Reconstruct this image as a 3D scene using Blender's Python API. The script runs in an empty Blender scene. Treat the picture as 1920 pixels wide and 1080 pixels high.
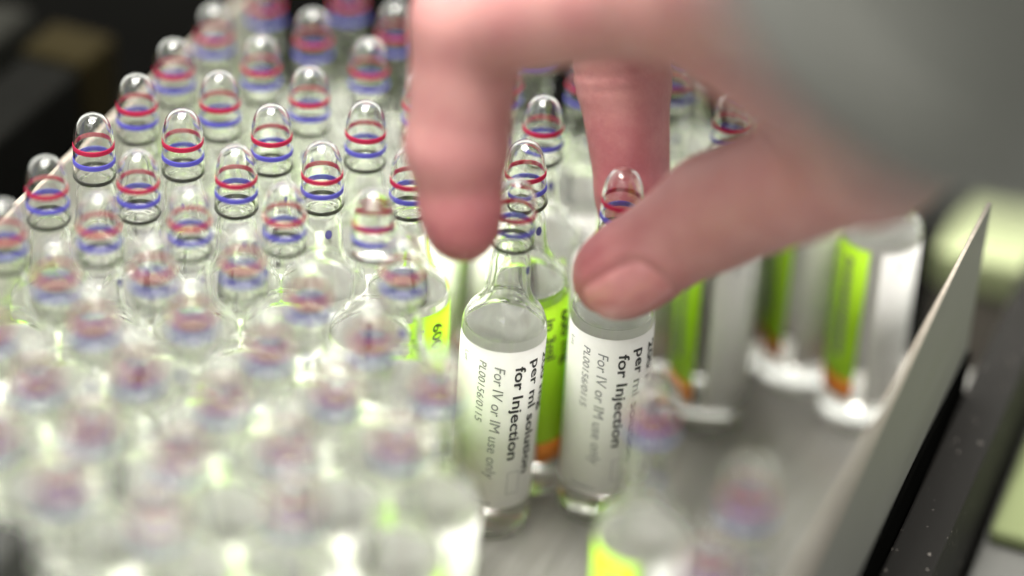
import bpy, bmesh, math, random
import numpy as np
from mathutils import Vector, Matrix

random.seed(7)
MM = 0.001
scene = bpy.context.scene
COL = scene.collection

# ------------------------------------------------------------------ camera
cam_data = bpy.data.cameras.new('camera')
cam = bpy.data.objects.new('camera', cam_data)
COL.objects.link(cam)
CR = Vector((0.99867, 0.02852, 0.04290)); CU = Vector((-0.05151, 0.55288, 0.83166)); CD = Vector((0.0, 0.83277, -0.55362))
cam.matrix_world = Matrix(((CR.x, CU.x, -CD.x, 0.0), (CR.y, CU.y, -CD.y, -0.390), (CR.z, CU.z, -CD.z, 0.3036), (0, 0, 0, 1)))
cam_data.sensor_width = 36.0
cam_data.lens = 95.92
cam_data.clip_start = 0.01
cam_data.clip_end = 20.0
cam_data.dof.use_dof = True
cam_data.dof.focus_distance = 0.463
cam_data.dof.aperture_fstop = 3.0
scene.camera = cam

# ------------------------------------------------------------------ room light
world = bpy.data.worlds.new('World')
scene.world = world
world.use_nodes = True
bg = world.node_tree.nodes['Background']
bg.inputs[0].default_value = (1.0, 1.0, 0.92, 1)
bg.inputs[1].default_value = 1.05

def area(name, loc, size, size_y, power, color, target=(0, 0, 0.04)):
    d = bpy.data.lights.new(name, 'AREA')
    d.shape = 'RECTANGLE'; d.size = size; d.size_y = size_y
    d.energy = power; d.color = color
    o = bpy.data.objects.new(name, d)
    o.location = loc
    o.rotation_euler = (Vector(target) - Vector(loc)).to_track_quat('-Z', 'Y').to_euler()
    COL.objects.link(o)
    return o
# ceiling luminaires: a pair of long tubes nearly overhead, a wide diffuse panel behind, one further panel
for lx, ly in ((-.46, .16), (-.02, .34), (.16, .06), (.02, -.28), (-.34, -.18)):
    area('ceiling_lamp', (lx, ly, 1.40), 0.26, 0.26, 10.5, (1.0, 0.97, 0.92), (lx*.5, ly*.5, 0))
area('ceiling_panel', (-0.45, -0.85, 1.45), 1.2, 0.6, 8.0, (1.0, 0.98, 0.94))
area('ceiling_panel', (-0.1, 0.8, 1.65), 1.2, 0.6, 16.0, (1.0, 0.98, 0.94))

scene.view_settings.view_transform = 'Standard'
scene.view_settings.look = 'None'
scene.view_settings.exposure = 0.30
scene.view_settings.gamma = 1.0
scene.render.engine = 'CYCLES'
cy = scene.cycles
cy.max_bounces = 48; cy.transmission_bounces = 48; cy.glossy_bounces = 16; cy.diffuse_bounces = 8; cy.transparent_max_bounces = 16
cy.caustics_reflective = True; cy.caustics_refractive = True
cy.sample_clamp_indirect = 30.0; cy.sample_clamp_direct = 0.0
cy.blur_glossy = 0.3
cy.use_adaptive_sampling = True; cy.adaptive_threshold = 0.03
cy.use_denoising = True
try: cy.denoiser = 'OPENIMAGEDENOISE'
except Exception: pass

# ------------------------------------------------------------------ helpers
def tag(o, label=None, cat=None, group=None, kind=None):
    if label: o['label'] = label
    if cat: o['category'] = cat
    if group: o['group'] = group
    if kind: o['kind'] = kind
    return o

def link(name, me, mat=None, parent=None):
    o = bpy.data.objects.new(name, me)
    if mat is not None and me is not None and not me.materials: me.materials.append(mat)
    COL.objects.link(o)
    if parent is not None: o.parent = parent
    return o

def mesh(name, verts, faces, smooth=True, s=MM):
    me = bpy.data.meshes.new(name)
    me.from_pydata([(x*s, y*s, z*s) for x, y, z in verts], [], faces)
    if smooth: me.shade_smooth()
    me.update()
    return me

def bevel_box(name, lo, hi, bevel=0.4, seg=2, s=MM):
    bm = bmesh.new()
    bmesh.ops.create_cube(bm, size=1)
    for v in bm.verts:
        v.co = Vector([(lo[i] + (v.co[i]+.5)*(hi[i]-lo[i]))*s for i in range(3)])
    if bevel: bmesh.ops.bevel(bm, geom=list(bm.edges), offset=bevel*s, segments=seg, affect='EDGES', profile=.5)
    me = bpy.data.meshes.new(name); bm.to_mesh(me); bm.free()
    return me

def nodes(name):
    m = bpy.data.materials.new(name); m.use_nodes = True
    nt = m.node_tree
    return m, nt, nt.nodes['Principled BSDF'], nt.nodes['Material Output']

def noise(nt, scale, detail=4, rough=.55, coord='Object', vec_scale=None):
    tc = nt.nodes.new('ShaderNodeTexCoord'); n = nt.nodes.new('ShaderNodeTexNoise')
    n.inputs['Scale'].default_value = scale; n.inputs['Detail'].default_value = detail; n.inputs['Roughness'].default_value = rough
    src = tc.outputs[coord]
    if vec_scale:
        mp = nt.nodes.new('ShaderNodeMapping'); mp.inputs['Scale'].default_value = vec_scale
        nt.links.new(src, mp.inputs['Vector']); src = mp.outputs['Vector']
    nt.links.new(src, n.inputs['Vector'])
    return n

def ramp(nt, fac, stops):
    r = nt.nodes.new('ShaderNodeValToRGB')
    e = r.color_ramp.elements
    e[0].position, e[0].color = stops[0][0], (*stops[0][1], 1)
    e[1].position, e[1].color = stops[-1][0], (*stops[-1][1], 1)
    for p, c in stops[1:-1]:
        k = e.new(p); k.color = (*c, 1)
    nt.links.new(fac, r.inputs['Fac'])
    return r

def bump(nt, bsdf, height, dist, strength=1.0):
    b = nt.nodes.new('ShaderNodeBump'); b.inputs['Distance'].default_value = dist; b.inputs['Strength'].default_value = strength
    nt.links.new(height, b.inputs['Height']); nt.links.new(b.outputs['Normal'], bsdf.inputs['Normal'])
    return b

def simple(name, col, rough=.5, metal=0.0, var=.06, nscale=400, spec=.5, bump_d=0.0):
    m, nt, b, _ = nodes(name)
    n = noise(nt, nscale)
    lo = tuple(c*(1-var) for c in col); hi = tuple(min(1, c*(1+var)) for c in col)
    r = ramp(nt, n.outputs['Fac'], [(.3, lo), (.7, hi)])
    nt.links.new(r.outputs['Color'], b.inputs['Base Color'])
    b.inputs['Roughness'].default_value = rough; b.inputs['Metallic'].default_value = metal
    b.inputs['Specular IOR Level'].default_value = spec
    if bump_d: bump(nt, b, n.outputs['Fac'], bump_d)
    return m

# ------------------------------------------------------------------ materials
def glass_mat(name, ior, col):
    m, nt, b, out = nodes(name)
    nt.nodes.remove(b)
    g = nt.nodes.new('ShaderNodeBsdfGlass')
    g.inputs['IOR'].default_value = ior; g.inputs['Roughness'].default_value = 0.0
    g.inputs['Color'].default_value = (*col, 1)
    nt.links.new(g.outputs[0], out.inputs['Surface'])
    return m
M_GLASS = glass_mat('ampoule_glass', 1.49, (.997, 1.0, .995))
M_LIQ = glass_mat('clear_liquid', 1.35, (.996, .998, .99))
M_DARK = simple('dark_score_ring', (.035, .036, .030), .3)
M_DOT = simple('blue_dot_ink', (.10, .09, .33), .4)
def paper(name, col, var=.02, tr=.12):
    m = simple(name, col, .55, var=var, nscale=900)
    nt = m.node_tree; b = nt.nodes['Principled BSDF']; out = nt.nodes['Material Output']
    t = nt.nodes.new('ShaderNodeBsdfTranslucent'); t.inputs['Color'].default_value = (*col, 1)
    mx = nt.nodes.new('ShaderNodeMixShader'); mx.inputs[0].default_value = tr
    nt.links.new(b.outputs[0], mx.inputs[1]); nt.links.new(t.outputs[0], mx.inputs[2]); nt.links.new(mx.outputs[0], out.inputs['Surface'])
    return m
M_RED = paper('red_ring_ink', (.63, .030, .11), tr=.5); M_BLUE = paper('blue_ring_ink', (.18, .165, .70), tr=.5)
M_PAPER = paper('label_paper', (.86, .855, .83))
M_GREEN = paper('fluorescent_green_print', (.53, .93, .025))
M_ORANGE = paper('orange_print', (.76, .24, .03))
M_INK = simple('black_print', (.035, .035, .038), .55)
M_INKG = simple('grey_print', (.24, .24, .25), .55)

def steel(name, col, rough, streak=(1, 1, 1), metal=1.0, dscale=300):
    m, nt, b, _ = nodes(name)
    n = noise(nt, dscale, 5, .6, 'Object', streak)
    r = ramp(nt, n.outputs['Fac'], [(.25, tuple(c*.82 for c in col)), (.75, tuple(min(1, c*1.1) for c in col))])
    nt.links.new(r.outputs['Color'], b.inputs['Base Color'])
    mr = nt.nodes.new('ShaderNodeMapRange'); mr.inputs['To Min'].default_value = rough*.8; mr.inputs['To Max'].default_value = rough*1.3
    nt.links.new(n.outputs['Fac'], mr.inputs['Value']); nt.links.new(mr.outputs['Result'], b.inputs['Roughness'])
    b.inputs['Metallic'].default_value = metal
    bump(nt, b, n.outputs['Fac'], .00002)
    return m
M_FLOOR = steel('tray_floor_steel', (.26, .254, .235), .36, (1, .12, 1), .35)
M_WALL = steel('tray_wall_steel', (.60, .59, .55), .40, (.1, .1, 2), .55)
M_PLATE = steel('guide_plate_steel', (.150, .149, .142), .6, (.1, .1, 2), .6)
M_EDGE = steel('cut_steel_edge', (.58, .51, .43), .30, (1, 1, 1), .9, 900)

def black_rail_mat():
    m, nt, b, _ = nodes('scratched_black_rail')
    n = noise(nt, 60, 6, .7, 'Object', (1, .08, 1))
    n2 = noise(nt, 700, 2, .5)
    r = ramp(nt, n.outputs['Fac'], [(.0, (.012, .012, .011)), (.62, (.008, .0072, .0062)), (.72, (.024, .021, .017))])
    r2 = ramp(nt, n2.outputs['Fac'], [(.0, (0, 0, 0)), (.70, (0, 0, 0)), (.76, (.22, .20, .18))])
    mx = nt.nodes.new('ShaderNodeMix'); mx.data_type = 'RGBA'; mx.blend_type = 'ADD'; mx.inputs[0].default_value = 1
    nt.links.new(r.outputs['Color'], mx.inputs[6]); nt.links.new(r2.outputs['Color'], mx.inputs[7])
    nt.links.new(mx.outputs[2], b.inputs['Base Color'])
    b.inputs['Roughness'].default_value = .7; b.inputs['Specular IOR Level'].default_value = .12
    bump(nt, b, n.outputs['Fac'], .00005)
    return m
M_RAIL = black_rail_mat()
M_BLACK = simple('matt_black_casting_and_shade', (.0022, .0022, .002), .9, nscale=40, var=.3, spec=0.0)
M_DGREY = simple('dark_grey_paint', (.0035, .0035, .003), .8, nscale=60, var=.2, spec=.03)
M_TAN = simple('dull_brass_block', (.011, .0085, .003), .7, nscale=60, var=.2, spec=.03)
M_PGREEN = simple('pale_green_drape', (.25, .28, .155), .8, nscale=30, var=.12, spec=.2)
M_GREYCLOTH = simple('grey_floor', (.09, .09, .082), .7, nscale=20, var=.12)

def sleeve_mat():
    m, nt, b, _ = nodes('grey_woven_sleeve')
    n = noise(nt, 900, 3, .6); n2 = noise(nt, 25, 3)
    r = ramp(nt, n2.outputs['Fac'], [(.3, (.090, .091, .083)), (.7, (.115, .116, .105))])
    nt.links.new(r.outputs['Color'], b.inputs['Base Color'])
    b.inputs['Roughness'].default_value = .9; b.inputs['Specular IOR Level'].default_value = .15
    b.inputs['Sheen Weight'].default_value = .2
    bump(nt, b, n.outputs['Fac'], .0002, .6)
    return m
M_SLEEVE = sleeve_mat()

def skin_mat():
    m, nt, b, _ = nodes('skin')
    a = nt.nodes.new('ShaderNodeAttribute'); a.attribute_name = 'flush_and_shade'
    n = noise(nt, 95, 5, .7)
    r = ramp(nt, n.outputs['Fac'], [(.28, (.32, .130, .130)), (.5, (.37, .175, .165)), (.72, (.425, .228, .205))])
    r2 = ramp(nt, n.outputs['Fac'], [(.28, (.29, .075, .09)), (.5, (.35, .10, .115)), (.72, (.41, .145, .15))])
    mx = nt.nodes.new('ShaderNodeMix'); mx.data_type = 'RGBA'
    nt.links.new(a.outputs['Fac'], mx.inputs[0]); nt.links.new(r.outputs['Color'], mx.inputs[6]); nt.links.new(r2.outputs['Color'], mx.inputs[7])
    nt.links.new(mx.outputs[2], b.inputs['Base Color'])
    b.inputs['Roughness'].default_value = .48; b.inputs['Specular IOR Level'].default_value = .4
    b.inputs['Subsurface Weight'].default_value = .25
    b.inputs['Subsurface Radius'].default_value = (1.0, .35, .2); b.inputs['Subsurface Scale'].default_value = .0022
    v = nt.nodes.new('ShaderNodeTexVoronoi'); v.inputs['Scale'].default_value = 1300
    tc = nt.nodes.new('ShaderNodeTexCoord'); nt.links.new(tc.outputs['Object'], v.inputs['Vector'])
    n2 = noise(nt, 420, 5, .65)
    ad = nt.nodes.new('ShaderNodeMath'); ad.operation = 'MULTIPLY_ADD'; ad.inputs[1].default_value = .35
    nt.links.new(v.outputs['Distance'], ad.inputs[0]); nt.links.new(n2.outputs['Fac'], ad.inputs[2])
    bump(nt, b, ad.outputs[0], .00012, .6)
    return m
M_SKIN = skin_mat()
def nail_mat():
    m, nt, b, _ = nodes('fingernail')
    n = noise(nt, 260, 3)
    r = ramp(nt, n.outputs['Fac'], [(.3, (.44, .165, .17)), (.7, (.50, .21, .21))])
    nt.links.new(r.outputs['Color'], b.inputs['Base Color'])
    b.inputs['Roughness'].default_value = .28; b.inputs['Coat Weight'].default_value = .15
    b.inputs['Subsurface Weight'].default_value = .2; b.inputs['Subsurface Scale'].default_value = .0015
    return m
M_NAIL = nail_mat()

# ------------------------------------------------------------------ setting: tray, guide walls, machine bed
TH = math.radians(69.367)
def tray_frame(o): o.rotation_euler = (0, 0, TH - math.pi/2); return o   # local x = across the tray (to the right), local y = along it (away)

o = tray_frame(link('tray_floor', bevel_box('tray_floor', (-79, -230, -3), (72, 74, 0), .3), M_FLOOR)); tag(o, 'grey steel tray floor under the ampoules', kind='structure')
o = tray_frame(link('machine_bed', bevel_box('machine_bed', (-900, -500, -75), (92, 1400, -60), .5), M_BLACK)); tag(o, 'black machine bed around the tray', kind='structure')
o = link('floor', bevel_box('floor', (-3000, -3000, -910), (3000, 4000, -900), 0), M_GREYCLOTH); tag(o, 'grey floor far below the machine', kind='structure')

def wall(name, lo, hi, edge_w, m, label):
    root = bpy.data.objects.new(name, None); COL.objects.link(root); tray_frame(root)
    link('sheet', bevel_box('sheet', lo, (hi[0], hi[1], hi[2]-.35), .08, 1), m, root)
    link('cut_edge', bevel_box('cut_edge', (lo[0]+.03, lo[1]+.03, hi[2]-.35), (hi[0]-.03, hi[1]-.03, hi[2]), .1, 1), M_EDGE, root)
    tag(root, label, 'guide wall')
    return root
wall('tray_wall', (-79.6, -230, -3), (-78.2, 60, 56.5), .8, M_WALL, 'pale thin steel tray wall behind the leftmost ampoules')
gp = wall('guide_plate', (70.6, -230, -3), (71.4, 46, 56.0), .8, M_PLATE, 'grey upright steel guide plate with bright cut edge at right')

link('gap_shade_strip', bevel_box('gap_shade_strip', (71.45, -229, -3), (72.3, 45.5, 24.5), .2, 1), M_BLACK, gp)  # black strip standing in for the shadow in the gap before the rail
r = tray_frame(link('guide_rail', bevel_box('guide_rail', (72.6, -300, -40), (80.8, 104, 17), .5), M_RAIL)); tag(r, 'scratched black guide rail outside the steel plate', 'rail')
def flat(name, lo, hi, mat, label, cat, kind=None, bevel=1.0):
    return tag(tray_frame(link(name, bevel_box(name, lo, hi, bevel), mat)), label, cat, None, kind)
flat('side_table', (82, -330, -20), (420, 105, -6), M_GREYCLOTH, 'grey side table top beyond the black rail', None, 'structure')
flat('green_mat', (83, 31, -5.6), (230, 92, -2.5), simple('dull_green_mat', (.15, .175, .085), .85, nscale=30, var=.12, spec=.1), 'pale green mat lying beyond the black rail', 'mat')
bx = bpy.data.objects.new('storage_box', None); COL.objects.link(bx); tray_frame(bx)
tag(bx, 'grey box with pale green lid past the end of the steel plate', 'box')
link('box_body', bevel_box('box_body', (53, 108.5, -60), (120, 165, -4.2), .8), simple('brown_grey_plastic', (.13, .115, .10), .6), bx)
link('box_lid', bevel_box('box_lid', (52, 107.5, -4), (121, 166, 5), 1.5, 3), M_PGREEN, bx)
bar = bpy.data.objects.new('machine_bar', None); COL.objects.link(bar); tray_frame(bar)
tag(bar, 'dark grey bar with dull brass end on the black bed, top left', 'bar')
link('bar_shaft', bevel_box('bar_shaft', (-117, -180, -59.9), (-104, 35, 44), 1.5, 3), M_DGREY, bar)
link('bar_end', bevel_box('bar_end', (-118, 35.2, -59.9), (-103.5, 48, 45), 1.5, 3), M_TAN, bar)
flat('machine_strip', (-133, 34, -59.9), (-123.5, 50, 45), simple('light_grey_strip', (.012, .012, .010), .7, spec=.03), 'short light grey block at the extreme top left', 'block', bevel=1.5)
flat('end_stop', (-66, -125, .05), (-37, -97, 50), simple('grey_plastic_block', (.03, .031, .028), .6, spec=.2), 'dark grey end block in the bottom left corner', 'block', bevel=1.0)

# ------------------------------------------------------------------ ampoule
OUT = [(0, .9), (3.0, .75), (5.2, .25), (6.2, .02), (6.8, .15), (7.15, .6), (7.3, 1.4), (7.3, 3), (7.3, 10), (7.3, 20), (7.3, 30), (7.3, 38), (7.3, 41.2),
       (7.22, 42.3), (6.95, 43.4), (6.45, 44.5), (5.75, 45.5), (5.0, 46.4), (4.4, 47.4), (3.95, 48.6), (3.68, 50), (3.55, 51.6), (3.5, 53.2), (3.4, 54.6), (3.2, 55.8), (2.95, 56.6), (2.9, 57.0),
       (3.1, 57.35), (3.45, 57.65), (3.66, 57.95), (3.70, 58.4), (3.66, 59.4), (3.60, 61), (3.55, 62.6), (3.52, 64.2), (3.46, 65.4), (3.32, 66.5), (3.05, 67.6), (2.62, 68.6), (2.05, 69.35), (1.35, 69.8), (.6, 70.05), (0, 70.1)]
def r_out(z):
    for (r0, z0), (r1, z1) in zip(OUT[3:-1], OUT[4:]):
        if z0 <= z <= z1: return r0 + (r1-r0)*(z-z0)/(z1-z0)
    return 0
INN = [(0, 1.9), (3.0, 1.75), (5.2, 1.3), (6.2, 1.35), (6.65, 1.8), (6.8, 2.6), (6.8, 10), (6.8, 20), (6.8, 30), (6.8, 41.0), (6.72, 42.0), (6.45, 43.0), (5.95, 44.0), (5.25, 44.95), (4.5, 45.9), (3.9, 47.0), (3.45, 48.3), (3.18, 49.8), (3.05, 51.6), (3.0, 53.2), (2.9, 54.5), (2.65, 55.6), (2.3, 56.5), (2.25, 57.0),
       (2.55, 57.5), (3.0, 57.9), (3.3, 58.3), (3.38, 59), (3.34, 60.4), (3.29, 62), (3.25, 63.6), (3.18, 65), (3.05, 66.2), (2.8, 67.3), (2.4, 68.25), (1.85, 68.98), (1.2, 69.42), (.55, 69.65), (0, 69.7)]

def dense(prof, n=3):
    """Catmull-Rom refinement of a lathe profile."""
    P = [np.array(p, float) for p in prof]; out = []
    for i in range(len(P)-1):
        p0, p1, p2, p3 = P[max(0, i-1)], P[i], P[i+1], P[min(len(P)-1, i+2)]
        if np.linalg.norm(p2-p1) > 4: out.append(tuple(p1)); continue
        for k in range(n):
            t = k/n
            q = .5*((2*p1) + (-p0+p2)*t + (2*p0-5*p1+4*p2-p3)*t*t + (-p0+3*p1-3*p2+p3)*t**3)
            out.append((max(0, q[0]), q[1]))
    out.append(tuple(P[-1]))
    return out

def lathe(profs, seg=48):
    V, F = [], []
    for prof, flip in profs:
        rings = []
        for r, z in prof:
            if r < 1e-6: rings.append([len(V)]); V.append((0, 0, z))
            else:
                rings.append(list(range(len(V), len(V)+seg)))
                V += [(r*math.cos(2*math.pi*k/seg), r*math.sin(2*math.pi*k/seg), z) for k in range(seg)]
        for a, b in zip(rings[:-1], rings[1:]):
            for k in range(seg):
                k2 = (k+1) % seg
                if len(a) == 1: f = (a[0], b[k2], b[k])
                elif len(b) == 1: f = (a[k], a[k2], b[0])
                else: f = (a[k], a[k2], b[k2], b[k])
                F.append(tuple(reversed(f)) if flip else f)
    return V, F

LEVEL = 42.3                                            # liquid level, where the shoulder begins
og = dense(OUT, 3); ig = [p for p in dense(INN, 3) if p[1] > LEVEL+.02]
# glass and liquid touch, so the filled body is one optical solid with the air space above the liquid cut out of it
GLASS_ME = mesh('glass', *lathe([(og, False), (ig, True)], 56)); GLASS_ME.materials.append(M_GLASS); GLASS_ME.materials.append(M_LIQ)
for p in GLASS_ME.polygons:
    if p.center.z < (LEVEL-.3)*MM: p.material_index = 1
liq = [ig[0], (ig[0][0]*.97, LEVEL-.12), (ig[0][0]*.9, LEVEL-.3), (ig[0][0]*.75, LEVEL-.42), (3, LEVEL-.48), (0, LEVEL-.48)]
LIQ_ME = mesh('liquid', *lathe([(liq, False)], 56)); LIQ_ME.materials.append(M_LIQ)
hl = [(0, 57.4)] + [(r+.10, z) for r, z in INN if 57.4 < z < 68.7 and r > 0] + [(0, 69.0)]
HEADLIQ_ME = mesh('head_liquid', *lathe([(dense(hl, 2), False)], 40)); HEADLIQ_ME.materials.append(M_LIQ)

def band(name, z0, z1, mat, off=.035, seg=56, thick=.03):
    zs = np.linspace(z0, z1, 4)
    prof = [(r_out(z)+off, z) for z in zs] + [(r_out(z)+off-thick, z) for z in zs[::-1]]
    prof.append(prof[0])
    me = mesh(name, *lathe([(prof, False)], seg)); me.materials.append(mat)
    return me
RED_ME = band('red_ring', 63.7, 64.65, M_RED)
BLUE_ME = band('blue_ring', 60.9, 61.85, M_BLUE)
SCORE_ME = band('score_ring', 57.75, 58.62, M_DARK, .05)

def surf_patch(name, mat, cz, ra, rz, off=.045):
    V = [(math.sin(0)*0, 0, 0)]; V = []; F = []
    n = 18
    def pt(u, v):
        z = cz + v; r = r_out(z) + off; a = u/r_out(cz)
        return (r*math.sin(a), -r*math.cos(a), z)
    V.append(pt(0, 0))
    for rr in (.5, 1):
        V += [pt(rr*ra*math.cos(2*math.pi*k/n), rr*rz*math.sin(2*math.pi*k/n)) for k in range(n)]
    for k in range(n):
        k2 = (k+1) % n
        F.append((0, 1+k, 1+k2)); F.append((1+k, 1+n+k, 1+n+k2, 1+k2))
    me = mesh(name, V, F); me.materials.append(mat); return me
DOT_ME = surf_patch('blue_dot', M_DOT, 53.9, .62, .85)

RL = 7.36
def wrap(s, z, r=RL):
    a = s/RL
    return (r*math.sin(a), -r*math.cos(a), z)
def label_patch(name, mat, s0, s1, z0, z1, r=RL, n=40, thick=.14):
    V, F = [], []
    for layer in (r, r-thick):
        for i in range(n+1):
            s = s0+(s1-s0)*i/n
            V += [wrap(s, z0, layer), wrap(s, z1, layer)]
    m = 2*(n+1)
    for i in range(n):
        a = 2*i
        F += [(a, a+2, a+3, a+1), (m+a, m+a+1, m+a+3, m+a+2), (a, m+a, m+a+2, a+2), (a+1, a+3, m+a+3, m+a+1)]
    F += [(0, 1, m+1, m), (2*n, m+2*n, m+2*n+1, 2*n+1)]
    me = mesh(name, V, F); me.materials.append(mat); me.materials.append(M_PAPER)
    for i in range(n): me.polygons[4*i+1].material_index = 1          # the glued side is plain paper
    return me
LABEL_ME = label_patch('label', M_PAPER, -12, 12, 7.5, 40.6)
GREEN_ME = label_patch('green_panel', M_GREEN, 12.02, 32, 11.8, 40.6, n=30)
ORANGE_ME = label_patch('orange_band', M_ORANGE, 12.02, 32, 7.5, 11.78, n=30)

dg = None
def text_verts(txt, length, height, s_base, z_top, bold=0.0, shear=0.0):
    """Flat lettering wrapped round the label; it reads downwards, its top edge to the right."""
    cu = bpy.data.curves.new('t', 'FONT'); cu.body = txt; cu.shear = shear; cu.offset = bold; cu.resolution_u = 3
    ob = bpy.data.objects.new('t', cu); COL.objects.link(ob)
    bpy.context.view_layer.update()
    me = bpy.data.meshes.new_from_object(ob.evaluated_get(bpy.context.evaluated_depsgraph_get()))
    vs = np.array([v.co[:] for v in me.vertices]); fs = [tuple(p.vertices) for p in me.polygons]
    bpy.data.objects.remove(ob); bpy.data.curves.remove(cu); bpy.data.meshes.remove(me)
    x0, x1 = vs[:, 0].min(), vs[:, 0].max()
    sx = length/(x1-x0); sy = height/.72
    V = [wrap(s_base + v[1]*sy, z_top - (v[0]-x0)*sx, RL+.11) for v in vs]
    return V, fs
def join(parts):
    V, F = [], []
    for v, f in parts:
        k = len(V); V += v; F += [tuple(i+k for i in q) for q in f]
    return V, F
def bar_marks(items, r=RL+.09):
    V, F = [], []
    for s0, s1, z0, z1 in items:
        k = len(V); V += [wrap(s0, z0, r), wrap(s1, z0, r), wrap(s1, z1, r), wrap(s0, z1, r)]; F.append((k, k+1, k+2, k+3))
    return V, F
rnd = random.Random(3)
fine = []
for s in (-5.6, -4.9, -4.2, -3.5, -2.8, -2.1, -1.4):
    fine.append((s, s+.45, 8.5, 8.9 + rnd.random()*.3))
box = [(1.7, 1.8, 10.5, 15.2), (3.9, 4.0, 10.5, 15.2), (1.8, 3.9, 10.5, 10.6), (1.8, 3.9, 15.1, 15.2)]
INK_ME = mesh('lettering', *join([
    text_verts('200 mg', 12.0, 1.9, 7.6, 38.4, .022), text_verts('per ml solution', 24, 1.9, 4.55, 38.2, .018),
    text_verts('for Injection', 19.6, 1.95, 1.35, 37.6, .018),
    text_verts('in 3ml', 8.5, 2.0, 14.0, 38.0, .02), text_verts('600 mg', 11.0, 2.2, 17.6, 38.4, .025)]), smooth=False)
INK_ME.materials.append(M_INK)
INK_GREEN_ME = mesh('lettering', *join([text_verts('in 3ml', 8.5, 2.0, 14.0, 38.0, .02), text_verts('600 mg', 11.0, 2.2, 17.6, 38.4, .025)]), smooth=False)
INK_GREEN_ME.materials.append(M_INK)
zz = 38.0; prod = []
while zz > 17: 
    w = rnd.uniform(.6, 1.3); prod.append((27.2, 28.9, zz-w, zz)); prod.append((24.6, 25.7, zz-w*.8, zz-.1)); zz -= w+.35
GREY_ME = mesh('fine_print', *join([
    text_verts('For IV or IM use only', 23.6, 1.9, -2.25, 37.6, 0, .22), text_verts('PL00156/0115', 12.6, 1.35, -5.0, 38.3, 0, .22),
    text_verts('Lot', 2.0, 1.0, -8.5, 38.6), bar_marks(fine), bar_marks(box), bar_marks(prod)]), smooth=False)
GREY_ME.materials.append(M_INKG)

def ampoule(x, y, label, rot, dot, tilt=(0, 0), full=False, z=0.05, name='ampoule', ink=None):
    e = bpy.data.objects.new(name, None); e.empty_display_size = .01
    COL.objects.link(e)
    e.location = (x*MM, y*MM, z*MM)
    ax = Vector((tilt[0], tilt[1], 64)).normalized()
    e.rotation_euler = Vector((0, 0, 1)).rotation_difference(ax).to_euler()
    tag(e, label, 'ampoule', 'glass ampoules on the tray')
    g = link('glass_body', GLASS_ME, None, e)
    link('liquid', LIQ_ME, None, e)
    if full: link('head_liquid', HEADLIQ_ME, None, e)
    link('red_ring', RED_ME, None, e); link('blue_ring', BLUE_ME, None, e); link('score_ring', SCORE_ME, None, e)
    d = link('blue_dot', DOT_ME, None, e); d.rotation_euler.z = math.radians(dot)
    lb = link('label', LABEL_ME, None, e); lb.rotation_euler.z = math.radians(rot)
    for nm, me in (('green_panel', GREEN_ME), ('orange_band', ORANGE_ME), ('lettering', ink or INK_ME), ('fine_print', GREY_ME)):
        link(nm, me, None, lb)
    return e

ORD = ['first', 'second', 'third', 'fourth', 'fifth', 'sixth', 'seventh', 'eighth', 'ninth', 'tenth', 'eleventh', 'twelfth', 'thirteenth']
# the packed block, row by row from the far end; (x, y) in mm on the tray, left to right
ROWS = [
    [(-48.2, 60.9), (-33.6, 64.1)],
    [(-56.9, 48.9), (-38.3, 49.4), (-23.7, 53.1)],
    [(-62.1, 35.2), (-47.3, 37.7), (-28.0, 38.9)],
    [(-67.3, 21.4), (-52.5, 23.9), (-37.0, 27.2)],
    [(-72.5, 7.6), (-57.7, 10.1), (-42.2, 13.4), (-27.0, 16.4)],
    [(-77.4, -7.1), (-63.0, -3.8), (-47.4, -0.4), (-32.8, 2.1), (-18.0, 1.7)],
    [(-82.3, -21.1), (-67.3, -17.9), (-52.7, -14.3), (-38.0, -11.7), (-23.2, -12.2)],
    [(-72.2, -31.8), (-57.5, -28.9), (-43.1, -25.5), (-17.6, -25.8)],
    [(-79.4, -47.7), (-64.1, -44.2), (-49.3, -41.2), (-31.6, -34.6), (-20.8, -44.7)],
    [(-70.2, -59.3), (-55.5, -56.1), (-36.4, -48.6)],
    [(-74.6, -73.4), (-60.2, -70.1), (-42.0, -62.2), (-25.7, -58.7), (-10.7, -56.6)],
    [(-46.8, -76.1), (-31.3, -72.3), (-15.3, -70.6)],
    [(-62.4, -84.6), (-47.8, -90.8), (-29.0, -86.9)],
]
DOTS = {(5, 2): 32, (5, 3): 24, (5, 4): -12, (4, 0): 70, (5, 1): 95, (6, 1): 70}
ROTS = {(5, 4): -97}
for j, row in enumerate(ROWS):
    for i, (x, y) in enumerate(row):
        full = (j, i) == (6, 4)
        rnk = 'rear' if j == 0 else ORD[j] + ' row from the rear'
        where = f'{ORD[i]} from the left in the {"rearmost row" if j == 0 else rnk}'
        if full: where = 'liquid in its head, ' + where.replace('from the left ', '').replace('fifth in', 'fifth in')
        ampoule(x, y, f'clear ringed glass ampoule, {where}', ROTS.get((j, i), rnd.uniform(-50, 60) if j > 6 else rnd.uniform(-75, 85)), DOTS.get((j, i), rnd.uniform(-60, 120)),
                (rnd.uniform(-.4, .4), rnd.uniform(-.4, .4)), full)
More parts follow.
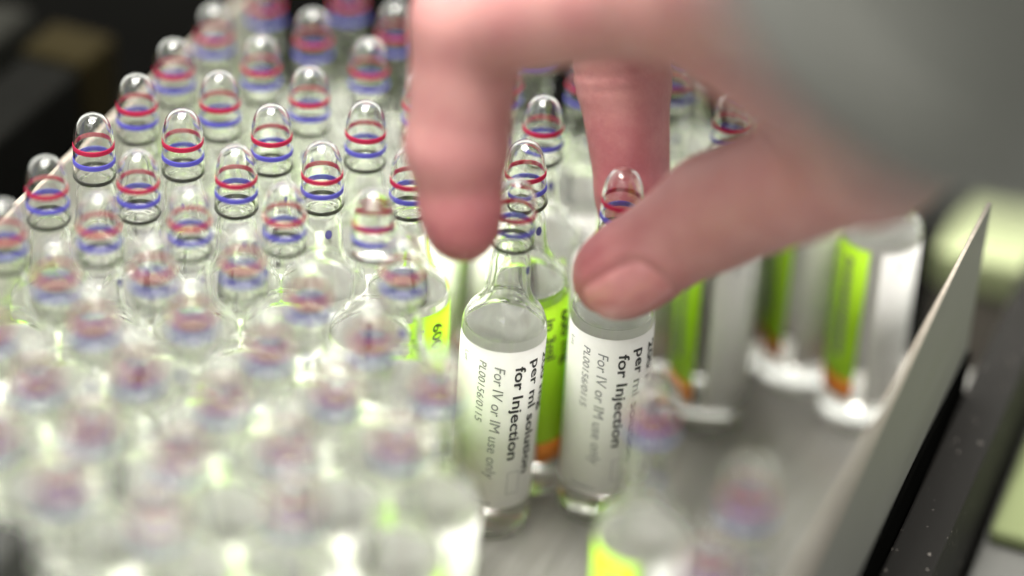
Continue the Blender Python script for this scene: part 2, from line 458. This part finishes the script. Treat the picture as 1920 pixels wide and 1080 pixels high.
# the loose ones round the hand
ampoule(-2.5, -7.4, 'ampoule with white printed label facing us, between index fingertip and thumb', 9, 60, (2.4, .6))
ampoule(4.8, 6.2, 'ampoule showing its green and orange label, behind the white labelled one', -82, 40, (-3.5, -.2), ink=INK_GREEN_ME)
ampoule(17.2, -1.8, 'ampoule gripped by the thumb, its label reading for Injection', 0, 150, (.5, .3))
ampoule(5.0, 21.0, 'ampoule standing behind the green labelled one, seen between index and middle fingers', 150, 30, (-1, .4))
ampoule(-3.5, 36.0, 'ampoule mostly hidden behind the right edge of the index finger', 60, 20)
ampoule(11.4, 37.5, 'ampoule mostly hidden by the left edge of the middle finger', -60, 20)
ampoule(-17.4, 27.6, 'ampoule peeping out at the left edge of the index finger', 100, 20)
ampoule(27.0, 40.1, 'ampoule seen through the gap between middle finger and palm', 20, 20)
ampoule(41.0, 44.6, 'ampoule almost wholly hidden behind the palm, left of the pair by the steel plate', -20, 20)
ampoule(30.8, 55.8, 'ampoule behind the palm, beyond the one in the finger gap', 15, 20)
ampoule(16.8, 51.7, 'rear ampoule covered by the middle finger knuckle', 30, 20)
ampoule(2.0, 50.9, 'rear ampoule covered by the bent index finger', -15, 20)
ampoule(37.2, 26.2, 'ampoule under the thumb with a thin green strip at its left', 86, 20)
ampoule(55.4, 41.1, 'ampoule below the thumb, left neighbour of the one nearest the steel plate', 79, 20)
ampoule(66.4, 29.9, 'ampoule nearest the steel plate, with a broad green strip', 91, 20)
ampoule(22.0, -61.3, 'blurred ampoule at the bottom edge, in front of the gripped one', 106, 20)
ampoule(35.5, -79.8, 'blurred ampoule head in the lower right, beside the guide plate', 160, 20)
ampoule(29.4, -95.6, 'foremost blurred ampoule head at the bottom edge, right of centre', 40, 20)

# ------------------------------------------------------------------ hand (one continuous surface grown from a distance field)
A = lambda *p: np.array(p, float)
def cone(P, a, b, r1, r2):
    ab = b-a; t = np.clip(((P-a) @ ab)/(ab @ ab), 0, 1)
    return np.linalg.norm(P-(a+t[..., None]*ab), axis=-1) - (r1+(r2-r1)*t)
def smin(a, b, k):
    h = np.clip(.5+.5*(b-a)/k, 0, 1)
    return b+(a-b)*h - k*h*(1-h)
INDEX = [A(23.6, -28.5, 119.4), A(-8.9, -9.1, 99.9), A(-10.0, -13.8, 80.1), A(-8.6, -17.3, 67.7)]
MIDDLE = [A(25.1, -9.0, 118.0), A(13.9, 26.7, 99.6), A(17.2, 21.3, 75.2), A(20.4, 9.0, 55.5)]
RING = [A(28.8, 7.7, 114.3), A(27.9, 38.8, 92.4), A(43.7, 26.5, 81.1), A(47.9, 6.6, 91.0)]
LITTLE = [A(34.7, 19.5, 110.4), A(40.5, 46.6, 95.2), A(54.2, 36.8, 85.8), A(56.5, 19.1, 91.7)]
THUMB = [A(58.4, -67.7, 129.0), A(53.6, -33.6, 95.6), A(32.4, -15.7, 71.8), A(17.0, -13.9, 57.2)]
WRIST = [A(49.9, -88.0, 152.8), A(67.0, -98.3, 182.4), A(95, -116, 231)]
FING = [(INDEX, (10.5, 9.4, 8.2, 6.2)), (MIDDLE, (10.5, 9.2, 8.2, 6.1)), (RING, (10, 8.8, 7.6, 6.4)), (LITTLE, (9, 7.6, 6.6, 5.6)), (THUMB, (13, 11.3, 9.4, 7.3))]
def finger(P, J, R, crease=1.0):
    d = cone(P, J[0], J[1], R[0], R[1]*.93)
    d = smin(d, cone(P, J[1], J[2], R[1]*.97, R[2]), 2.5)
    d = smin(d, cone(P, J[2], J[3], R[2]*.98, R[3]), 2.0)
    for k in (1, 2):                                     # knuckle fullness and flexion creases
        d = smin(d, np.linalg.norm(P-J[k], axis=-1)-R[k]*.94, 1.5)
        ax = (J[k+1]-J[k-1]); ax /= np.linalg.norm(ax)
        for off, dep in ((-.9, .55), (1.4, .4)):
            h = (P-J[k]) @ ax - off
            near = np.exp(-(np.maximum(0, np.linalg.norm(P-J[k], axis=-1)-R[k]-3)/2.5)**2)
            d = d + crease*dep*np.exp(-(h/.75)**2)*near
    pad = J[3] + (J[3]-J[2])/np.linalg.norm(J[3]-J[2])*(-3)
    return smin(d, np.linalg.norm(P-pad, axis=-1)-R[3]*1.02, 2)
def palm(P):
    w = WRIST[0]
    d = cone(P, w, INDEX[0], 16, 11)
    for J, r in ((MIDDLE, 11.5), (RING, 11), (LITTLE, 10)):
        d = smin(d, cone(P, w + (J[0]-INDEX[0])*.7, J[0], 15, r), 7)
    d = smin(d, cone(P, w, THUMB[0], 17, 14), 8)
    d = smin(d, cone(P, THUMB[0], THUMB[1], 14, 11), 8)
    d = smin(d, cone(P, INDEX[0]*.9+w*.1+A(-3.2, 0, -3.6), THUMB[1]*.95+THUMB[0]*.05+A(-2.2, 1, 0), 9, 8.5), 6)   # web of the thumb
    d = smin(d, cone(P, RING[0]*.6+w*.4, THUMB[0], 13, 12), 8)
    d = smin(d, cone(P, WRIST[0], WRIST[1], 19, 22), 10)
    d = smin(d, cone(P, WRIST[1], WRIST[2], 22, 25), 8)
    return d
def hand_sdf(P):
    d = palm(P)
    for (J, R), c in zip(FING, (.0, .7, .5, .5, .2)): d = smin(d, finger(P, J, R, c), 4.0)
    return d

def surface_nets(fn, lo, hi, h):
    n = [int(math.ceil((hi[i]-lo[i])/h))+1 for i in range(3)]
    ax = [lo[i]+h*np.arange(n[i]) for i in range(3)]
    f = 4; nc = [k//f+2 for k in n]                    # coarse pass, then the fine field only near the surface
    gc = np.stack(np.meshgrid(*[lo[i]+h*f*np.arange(nc[i]) for i in range(3)], indexing='ij'), -1)
    vc = fn(gc.reshape(-1, 3)).reshape(nc).astype(np.float32)
    v = vc.repeat(f, 0).repeat(f, 1).repeat(f, 2)
    o_ = f//2; v = v[:n[0], :n[1], :n[2]].copy()
    w = np.argwhere(np.abs(v) < h*f*1.9)
    for i in range(0, len(w), 200000):
        q = w[i:i+200000]
        v[q[:, 0], q[:, 1], q[:, 2]] = fn(np.array(lo)+h*q)
    ins = v < 0
    cnt = np.zeros([k-1 for k in n], np.int32); acc = np.zeros([k-1 for k in n]+[3]); num = np.zeros([k-1 for k in n])
    sl = lambda d, e: tuple(slice(d[i], n[i]-1+d[i]) for i in range(3))
    cor = [(a, b, c) for a in (0, 1) for b in (0, 1) for c in (0, 1)]
    for c in cor: cnt += ins[sl(c, 0)]
    act = (cnt > 0) & (cnt < 8)
    for c in cor:
        for axis in range(3):
            if c[axis]: continue
            c2 = list(c); c2[axis] = 1
            a, b = v[sl(c, 0)], v[sl(c2, 0)]
            x = act & ((a < 0) != (b < 0))
            t = np.where(x, a/np.where(x, a-b, 1), 0)
            num += x
            for k in range(3): acc[..., k] += np.where(x, c[k] + (t if k == axis else 0), 0)
    idx = -np.ones(act.shape, np.int64); w = np.argwhere(act); idx[act] = np.arange(len(w))
    V = np.array(lo) + h*(w + acc[act]/num[act][:, None])
    F = []
    for axis in range(3):
        o1, o2 = [(1, 2), (2, 0), (0, 1)][axis]
        a = np.take(ins, range(n[axis]-1), axis); b = np.take(ins, range(1, n[axis]), axis)
        e = np.argwhere(a != b)
        e = e[(e[:, o1] > 0) & (e[:, o2] > 0) & (e[:, o1] < n[o1]-1) & (e[:, o2] < n[o2]-1)]
        q = []
        for d1, d2 in ((-1, -1), (0, -1), (0, 0), (-1, 0)):
            c = e.copy(); c[:, o1] += d1; c[:, o2] += d2
            q.append(idx[c[:, 0], c[:, 1], c[:, 2]])
        q = np.stack(q, 1)
        flip = ~a[e[:, 0], e[:, 1], e[:, 2]]
        q[flip] = q[flip][:, ::-1]
        F.append(q)
    return V, np.concatenate(F)
HV, HF = surface_nets(hand_sdf, (-24, -130, 46), (108, 62, 225), .8)
NAILS = [(THUMB, A(.0, -.996, -.12), -10.5, 4.2, 44)]
for J, nv_, z0, z1, half in NAILS:                        # sunken nail bed with a raised fold round it
    ax = (J[3]-J[2])/np.linalg.norm(J[3]-J[2]); nr_ = nv_-ax*(nv_ @ ax); nr_ /= np.linalg.norm(nr_); sd = np.cross(ax, nr_)
    q = HV-J[3]; uu = q @ ax; rad = q-uu[:, None]*ax; rr = np.linalg.norm(rad, axis=1)+1e-6
    an = np.degrees(np.arctan2(rad @ sd, rad @ nr_))
    e = np.sqrt((np.minimum(0, uu-(z0+6))/6.0)**2 + (an/half)**2)
    m = (uu > z0-6) & (uu < z1+2) & (rr < 14)
    HV += (rad/rr[:, None])*(m*(-.35*np.exp(-(np.maximum(0, e-.55)/.35)**2)*(e < 1.02) + .38*np.exp(-((e-1.2)/.14)**2)))[:, None]
hand_me = mesh('hand', HV.tolist(), HF.tolist())
flush_and_shade = np.zeros(len(HV))
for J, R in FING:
    for q, wd, am in ((J[3], 24 if J is MIDDLE else 13, 1.0), (J[2], 9, .45), (J[1], 9, .4)):  # redder fingertips and joints; middle finger's wider spread paints in the hand's shade
        flush_and_shade = np.maximum(flush_and_shade, am*np.exp(-(np.linalg.norm(HV-q, axis=1)/wd)**2))
at = hand_me.attributes.new('flush_and_shade', 'FLOAT', 'POINT'); at.data.foreach_set('value', flush_and_shade.astype(np.float32))
hand = bpy.data.objects.new('person', None); COL.objects.link(hand)
tag(hand, 'bare right hand reaching in from the upper right, thumb and fingers closing on an ampoule', 'person')
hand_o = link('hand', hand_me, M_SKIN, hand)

def nail(J, R, normal, z0, z1, half):
    tip, base = J[3], J[2]
    ax = (tip-base)/np.linalg.norm(tip-base)
    nrm = normal - ax*(normal @ ax); nrm /= np.linalg.norm(nrm); side = np.cross(ax, nrm)
    nu, nv = 22, 18; V = []
    for i in range(nu+1):
        for k in range(nv+1):
            u, v = i/nu, k/nv*2-1
            wdt = half*(1-.18*(1-u)**2*1.2)
            sgn = (abs(v)**2.6)
            uu = z0 + (z1-z0)*(u + (.10*sgn if u < .5 else -.10*sgn)*abs(2*u-1))
            a = math.radians(v*wdt); rd = nrm*math.cos(a)+side*math.sin(a)
            o = tip + ax*uu
            rs = np.linspace(14, 2, 200); d = hand_sdf(o + rs[:, None]*rd)
            j = np.argmax(d < 0); r = rs[j]
            edge = min(1, (1-abs(v))*5, u*6)
            V.append(o + rd*(r + .55*edge - .25))
    F = [(i*(nv+1)+k, i*(nv+1)+k+1, (i+1)*(nv+1)+k+1, (i+1)*(nv+1)+k) for i in range(nu) for k in range(nv)]
    link('fingernail', mesh('fingernail', [tuple(p) for p in V], F), M_NAIL, hand_o)
nail(THUMB, FING[4][1], A(.0, -.996, -.12), -10.5, 4.4, 44)

# ------------------------------------------------------------------ sleeve
def sleeve():
    ax = A(.476, -.293, .829); ax /= np.linalg.norm(ax); c0 = A(50.8, -81.3, 155.6) - ax*5
    p1 = A(-.464, -.884, -.03); p1 -= ax*(p1 @ ax); p1 /= np.linalg.norm(p1); p2 = np.cross(ax, p1)
    def tube(u0, u1, nu, extra, thick):
        V, F = [], []; nt = 72
        for layer in (0, 1):
            for i in range(nu+1):
                u = u0+(u1-u0)*i/nu
                for k in range(nt):
                    a = 2*math.pi*k/nt
                    r = 40 + extra + .05*u + 1.6*math.sin(3*a+.05*u) + 1.2*math.sin(5*a-.09*u+1) + (1.6*math.sin(.16*u+2*math.sin(a)) if u > 8 else 0) - layer*thick
                    V.append(tuple(c0 + ax*u + r*(p1*math.cos(a)+p2*math.sin(a))))
        m = (nu+1)*nt
        for i in range(nu):
            for k in range(nt):
                a, b = i*nt+k, i*nt+(k+1) % nt
                F += [(a, a+nt, b+nt, b), (m+a, m+b, m+b+nt, m+a+nt)]
        for k in range(nt):
            k2 = (k+1) % nt
            F += [(k, k2, m+k2, m+k), (nu*nt+k, m+nu*nt+k, m+nu*nt+k2, nu*nt+k2)]
        return V, F
    e = bpy.data.objects.new('sleeve', None); COL.objects.link(e)
    tag(e, 'grey fabric sleeve over the wrist, strongly blurred at upper right', 'sleeve')
    link('sleeve_fabric', mesh('sleeve_fabric', *tube(2, 200, 60, 0, 1.2)), M_SLEEVE, e)
    link('cuff_hem', mesh('cuff_hem', *tube(0, 14, 6, .8, 3.2)), M_SLEEVE, e)
sleeve()
